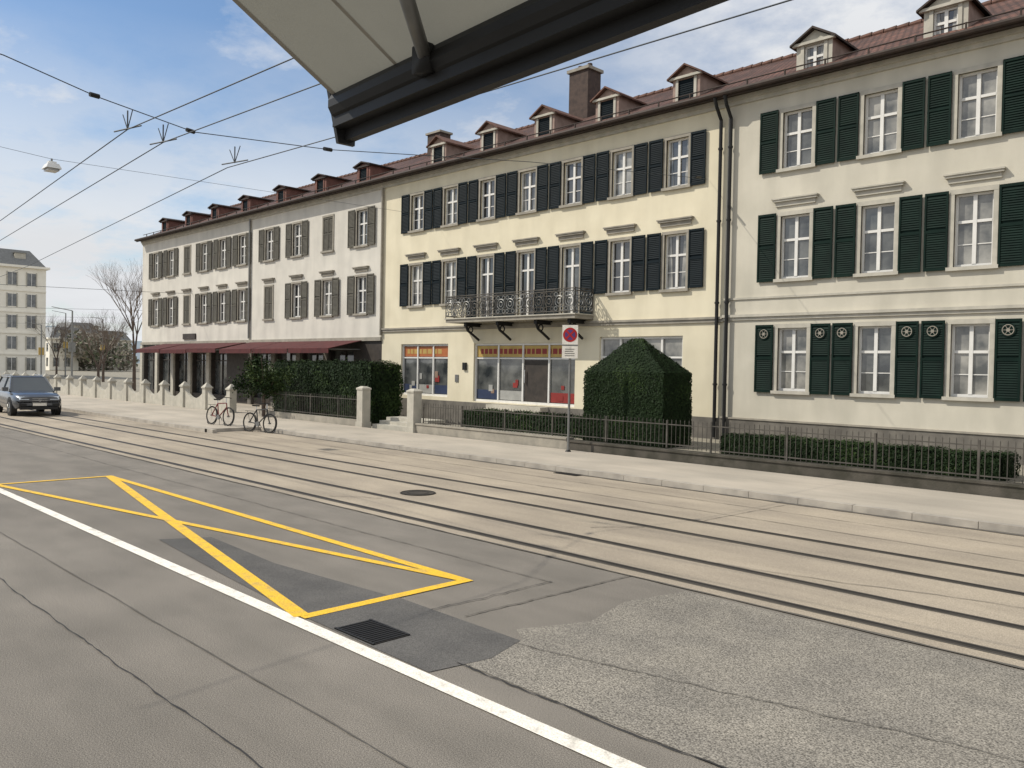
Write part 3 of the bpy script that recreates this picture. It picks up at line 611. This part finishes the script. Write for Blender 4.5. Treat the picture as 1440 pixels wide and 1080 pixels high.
# ------------------------------------------------------------ cars
def loft(mb,secs,m):
    n=len(secs[0]); i0=len(mb.v)
    for sc in secs: mb.v+=sc
    for i in range(len(secs)-1):
        for k in range(n):
            j=(k+1)%n; mb.f.append((i0+i*n+k,i0+(i+1)*n+k,i0+(i+1)*n+j,i0+i*n+j)); mb.m.append(m)
    mb.f.append(tuple(i0+k for k in range(n))); mb.m.append(m); mb.f.append(tuple(i0+(len(secs)-1)*n+k for k in range(n))[::-1]); mb.m.append(m)
def car(name,loc,rz,paint):
    E=empty(name,loc,rz); b=MB()
    st=[(-2.3,.55,.86,.78),(-2.2,.38,1.0,.88),(-1.7,.3,1.04,.93),(-.5,.28,1.03,.94),(.7,.28,1.02,.94),(1.1,.28,1.0,.94),(1.8,.3,.94,.92),(2.15,.34,.88,.86),(2.32,.45,.78,.76)]
    secs=[]
    for x,zb,zt,w in st:
        h=[(w*.93,zb),(w,zb+.18),(w,zt-.22),(w*.96,zt-.1),(w*.86,zt-.01),(w*.45,zt+.03)]
        secs.append([(x,-p,q) for p,q in h]+[(x,p,q) for p,q in reversed(h)])
    loft(b,secs,paint)
    o=b.build('body',E,smooth=True); md=o.modifiers.new('e','EDGE_SPLIT'); md.split_angle=math.radians(38)
    g=MB(); A_=[(-2.05,-.84,1.02),(1.0,-.84,.99),(1.0,.84,.99),(-2.05,.84,1.02)]; B_=[(-1.65,-.64,1.58),(.2,-.64,1.6),(.2,.64,1.6),(-1.65,.64,1.58)]
    g.hexa(A_+B_,'car_glass'); g.build('glass',E)
    r=MB(); r.hexa([(-1.72,-.66,1.575),(.22,-.66,1.595),(.22,.66,1.595),(-1.72,.66,1.575),(-1.6,-.56,1.64),(.08,-.56,1.66),(.08,.56,1.66),(-1.6,.56,1.64)],paint)
    for sgn in (-1,1):
        for p,q in (((1.0,.84,1.0),(.2,.645,1.6)),((-2.05,.84,1.03),(-1.65,.645,1.59)),((-.35,.845,1.0),(-.4,.65,1.6)),((.2,.645,1.6),(-1.65,.645,1.59))):
            r.cyl((p[0],p[1]*sgn,p[2]),(q[0],q[1]*sgn,q[2]),.035,.035,6,paint)
        r.cyl((.1,.6*sgn,1.68),(-1.5,.6*sgn,1.67),.018,.018,6,'chrome')
        r.box(.75,.95,sgn*1.0-.11,sgn*1.0+.11,1.02,1.18,paint)
        r.hexa([(2.05,sgn*.62-.2,.72),(2.33,sgn*.56-.17,.70),(2.33,sgn*.56+.17,.70),(2.05,sgn*.62+.2,.72),(2.03,sgn*.62-.2,.86),(2.27,sgn*.56-.17,.82),(2.27,sgn*.56+.17,.82),(2.03,sgn*.62+.2,.86)],'headlamp')
        r.box(2.22,2.34,sgn*.62-.14,sgn*.62+.14,.42,.54,'plastic_black')
    r.hexa([(2.25,-.33,.42),(2.345,-.27,.42),(2.345,.27,.42),(2.25,.33,.42),(2.25,-.35,.80),(2.30,-.31,.80),(2.30,.31,.80),(2.25,.35,.80)],'plastic_black')
    for z in (.5,.58,.66,.74): r.box(2.33,2.352,-.28,.28,z,z+.012,'chrome')
    r.ring((2.36,0,.68),(1,0,0),.05,.008,'chrome',12,4)
    r.box(2.34,2.365,-.26,.26,.44,.55,'white_paint'); r.box(2.1,2.33,-.7,.7,.28,.40,'plastic_black')
    r.build('trim',E)
    w=MB()
    for x in (-1.42,1.38):
        for sgn in (-1,1):
            w.cyl((x,sgn*.72,.36),(x,sgn*.945,.36),.43,.43,24,'plastic_black'); w.cyl((x,sgn*.70,.345),(x,sgn*.955,.345),.345,.345,24,'rubber'); w.cyl((x,sgn*.9,.345),(x,sgn*.965,.345),.23,.21,16,'chrome')
            for k in range(5):
                t=k*2*math.pi/5; w.cyl((x,sgn*.967,.345),(x+.2*math.cos(t),sgn*.967,.345+.2*math.sin(t)),.03,.02,5,'metal_grey')
    w.build('wheels',E)
car('oncoming_suv',(-40.9,10.6,.01),math.radians(-3),'car_paint'); car('distant_car',(-74,15.6,.12),0,'car_white'); car('distant_car',(-80,16.0,.12),math.pi,'car_red')
# ------------------------------------------------------------ bicycles
def bicycle(loc,rz,m,lean=0):
    E=empty('bicycle',loc,rz); E.rotation_euler=(lean,0,rz); b=MB(); R=.34
    for x in (-.52,.52):
        b.ring((x,0,R),(0,1,0),R-.02,.022,'rubber',24,6); b.ring((x,0,R),(0,1,0),R-.045,.01,'iron_fence',20,4)
        for k in range(14):
            t=k*math.pi/7; b.cyl((x,0,R),(x+(R-.04)*math.cos(t),0,R+(R-.04)*math.sin(t)),.0025,.0025,3,'metal_grey')
        b.cyl((x,-.05,R),(x,.05,R),.025,.025,8,'metal_grey'); b.ring((x,0,R),(0,1,0),R+.03,.012,'plastic_black',12,4,0,math.pi)
    bb=(-.08,0,.29); sT=(-.2,0,.78); hd=(.34,0,.82); hb=(.38,0,.68)
    for p,q in ((bb,sT),(sT,hd),(bb,hb),((-.52,0,R),bb),((-.52,0,R),sT),(hd,hb),(hb,(.52,0,R))): b.cyl(p,q,.02,.02,8,m)
    b.cyl(sT,(-.22,0,.9),.013,.013,6,'chrome'); b.hexa([(-.36,-.07,.9),(-.08,-.02,.9),(-.08,.02,.9),(-.36,.07,.9),(-.36,-.09,.95),(-.08,-.02,.95),(-.08,.02,.95),(-.36,.09,.95)],'plastic_black')
    b.cyl(hd,(.31,0,1.0),.015,.015,6,'chrome'); b.path([(.2,-.28,1.0),(.31,-.12,1.02),(.31,.12,1.02),(.2,.28,1.0)],.014,'plastic_black')
    b.cyl((-.08,-.03,.29),(-.08,.03,.29),.09,.09,14,'metal_grey'); b.cyl((-.08,.09,.29),(.02,.09,.17),.012,.012,5,'metal_grey'); b.cyl((-.08,-.09,.29),(-.18,-.09,.41),.012,.012,5,'metal_grey')
    b.box(-.72,-.38,-.07,.07,.72,.735,'plastic_black'); b.cyl((-.52,.02,R),(-.7,.02,.72),.008,.008,4,'metal_grey'); b.cyl((-.1,.05,.3),(-.2,.14,.0),.01,.01,5,'metal_grey')
    b.build('frame_and_wheels',E)
bicycle((-26.6,14.1,.0),math.radians(12),'plastic_black',-.08); bicycle((-29.0,13.8,.12),math.radians(8),'bike_red',-.08)
# ------------------------------------------------------------ light / sky
w=bpy.data.worlds.new('World'); S.world=w; w.use_nodes=True; nt=w.node_tree; N=nt.nodes; L=nt.links
bg=N['Background']; bg.inputs['Strength'].default_value=.105
SAZ=228
sk=N.new('ShaderNodeTexSky'); sk.sky_type='NISHITA'; sk.sun_disc=False; el=math.radians(44); sk.sun_elevation=el; sk.sun_rotation=math.radians(SAZ); sk.ozone_density=2.5; sk.dust_density=.5; sk.air_density=1.1
tc=N.new('ShaderNodeTexCoord'); sp=N.new('ShaderNodeSeparateXYZ'); L.new(tc.outputs['Generated'],sp.inputs[0])
def math_(op,a,b=None,clamp=False):
    n=N.new('ShaderNodeMath'); n.operation=op; n.use_clamp=clamp
    for i,v in enumerate((a,b)):
        if v is None: continue
        if isinstance(v,(int,float)): n.inputs[i].default_value=v
        else: L.new(v,n.inputs[i])
    return n.outputs[0]
def mrange(v,a,b,c,d):
    h=N.new('ShaderNodeMapRange'); h.inputs['From Min'].default_value=a; h.inputs['From Max'].default_value=b; h.inputs['To Min'].default_value=c; h.inputs['To Max'].default_value=d; L.new(v,h.inputs['Value']); return h.outputs[0]
def noise(scale,off,det=9,rough=.55):
    zc=math_('ADD',math_('MAXIMUM',sp.outputs[2],0),.2)
    cx=N.new('ShaderNodeCombineXYZ'); L.new(math_('DIVIDE',sp.outputs[0],zc),cx.inputs[0]); L.new(math_('DIVIDE',sp.outputs[1],zc),cx.inputs[1]); cx.inputs[2].default_value=off
    nz=N.new('ShaderNodeTexNoise'); nz.inputs['Scale'].default_value=scale; nz.inputs['Detail'].default_value=det; nz.inputs['Roughness'].default_value=rough; L.new(cx.outputs[0],nz.inputs['Vector']); return nz.outputs['Fac']
n1=noise(2.0,8.1,10,.62); n2=noise(.8,3.3)
# wispy clouds, spread everywhere but thin overhead
wisps=math_('MULTIPLY',mrange(n1,.50,.68,0,.85),mrange(sp.outputs[2],.30,.62,1,.35))
# broken cloud bank close to the horizon
hz=mrange(sp.outputs[2],.08,.36,1,0)
bank=math_('MULTIPLY',hz,mrange(n1,.36,.52,.45,1.2),True)
haze=mrange(sp.outputs[2],0,.10,.9,0)
# solid bank toward +X part of the sky
eb=mrange(sp.outputs[0],-.72,-.42,0,1)
east=math_('MULTIPLY',eb,mrange(n1,.34,.52,.35,1.1),True)
fac=math_('MAXIMUM',math_('MAXIMUM',wisps,bank),math_('MAXIMUM',haze,east),True)
mx=N.new('ShaderNodeMixRGB'); L.new(fac,mx.inputs[0])
tint=N.new('ShaderNodeVectorMath'); tint.operation='MULTIPLY'; tint.inputs[1].default_value=(1.05,1.13,1.2); L.new(sk.outputs[0],tint.inputs[0])
L.new(tint.outputs[0],mx.inputs[1])
cs_=N.new('ShaderNodeVectorMath'); cs_.operation='SCALE'; cs_.inputs[0].default_value=(7.9,8.05,8.3); L.new(mrange(n2,.35,.7,.9,1.05),cs_.inputs['Scale']); L.new(cs_.outputs[0],mx.inputs[2])
L.new(mx.outputs[0],bg.inputs['Color'])
sn=bpy.data.lights.new('sun','SUN'); sn.energy=4.0; sn.angle=math.radians(.5); sn.color=(1,.93,.81); so=bpy.data.objects.new('sun',sn); col.objects.link(so)
az=math.radians(SAZ); sd=Vector((math.sin(az)*math.cos(el),math.cos(az)*math.cos(el),math.sin(el))); so.rotation_euler=(-sd).to_track_quat('-Z','Y').to_euler(); so.location=(0,0,30)
# ------------------------------------------------------------ camera
cd=bpy.data.cameras.new('camera'); cd.sensor_width=36; cd.lens=29.1; cd.clip_end=5000; cd.clip_start=.05; co=bpy.data.objects.new('camera',cd); col.objects.link(co)
yaw=math.radians(45.1); p=math.radians(1.08); r=math.radians(1.1)
Fw=Vector((-math.sin(yaw)*math.cos(p),math.cos(yaw)*math.cos(p),-math.sin(p))); R0=Vector((math.cos(yaw),math.sin(yaw),0)); U0=R0.cross(Fw)
R=R0*math.cos(r)+U0*math.sin(r); U=R.cross(Fw)
M=Matrix((R,U,-Fw)).transposed().to_4x4(); M.translation=Vector((0,0,2.4)); co.matrix_world=M
S.camera=co
S.view_settings.view_transform='Standard'
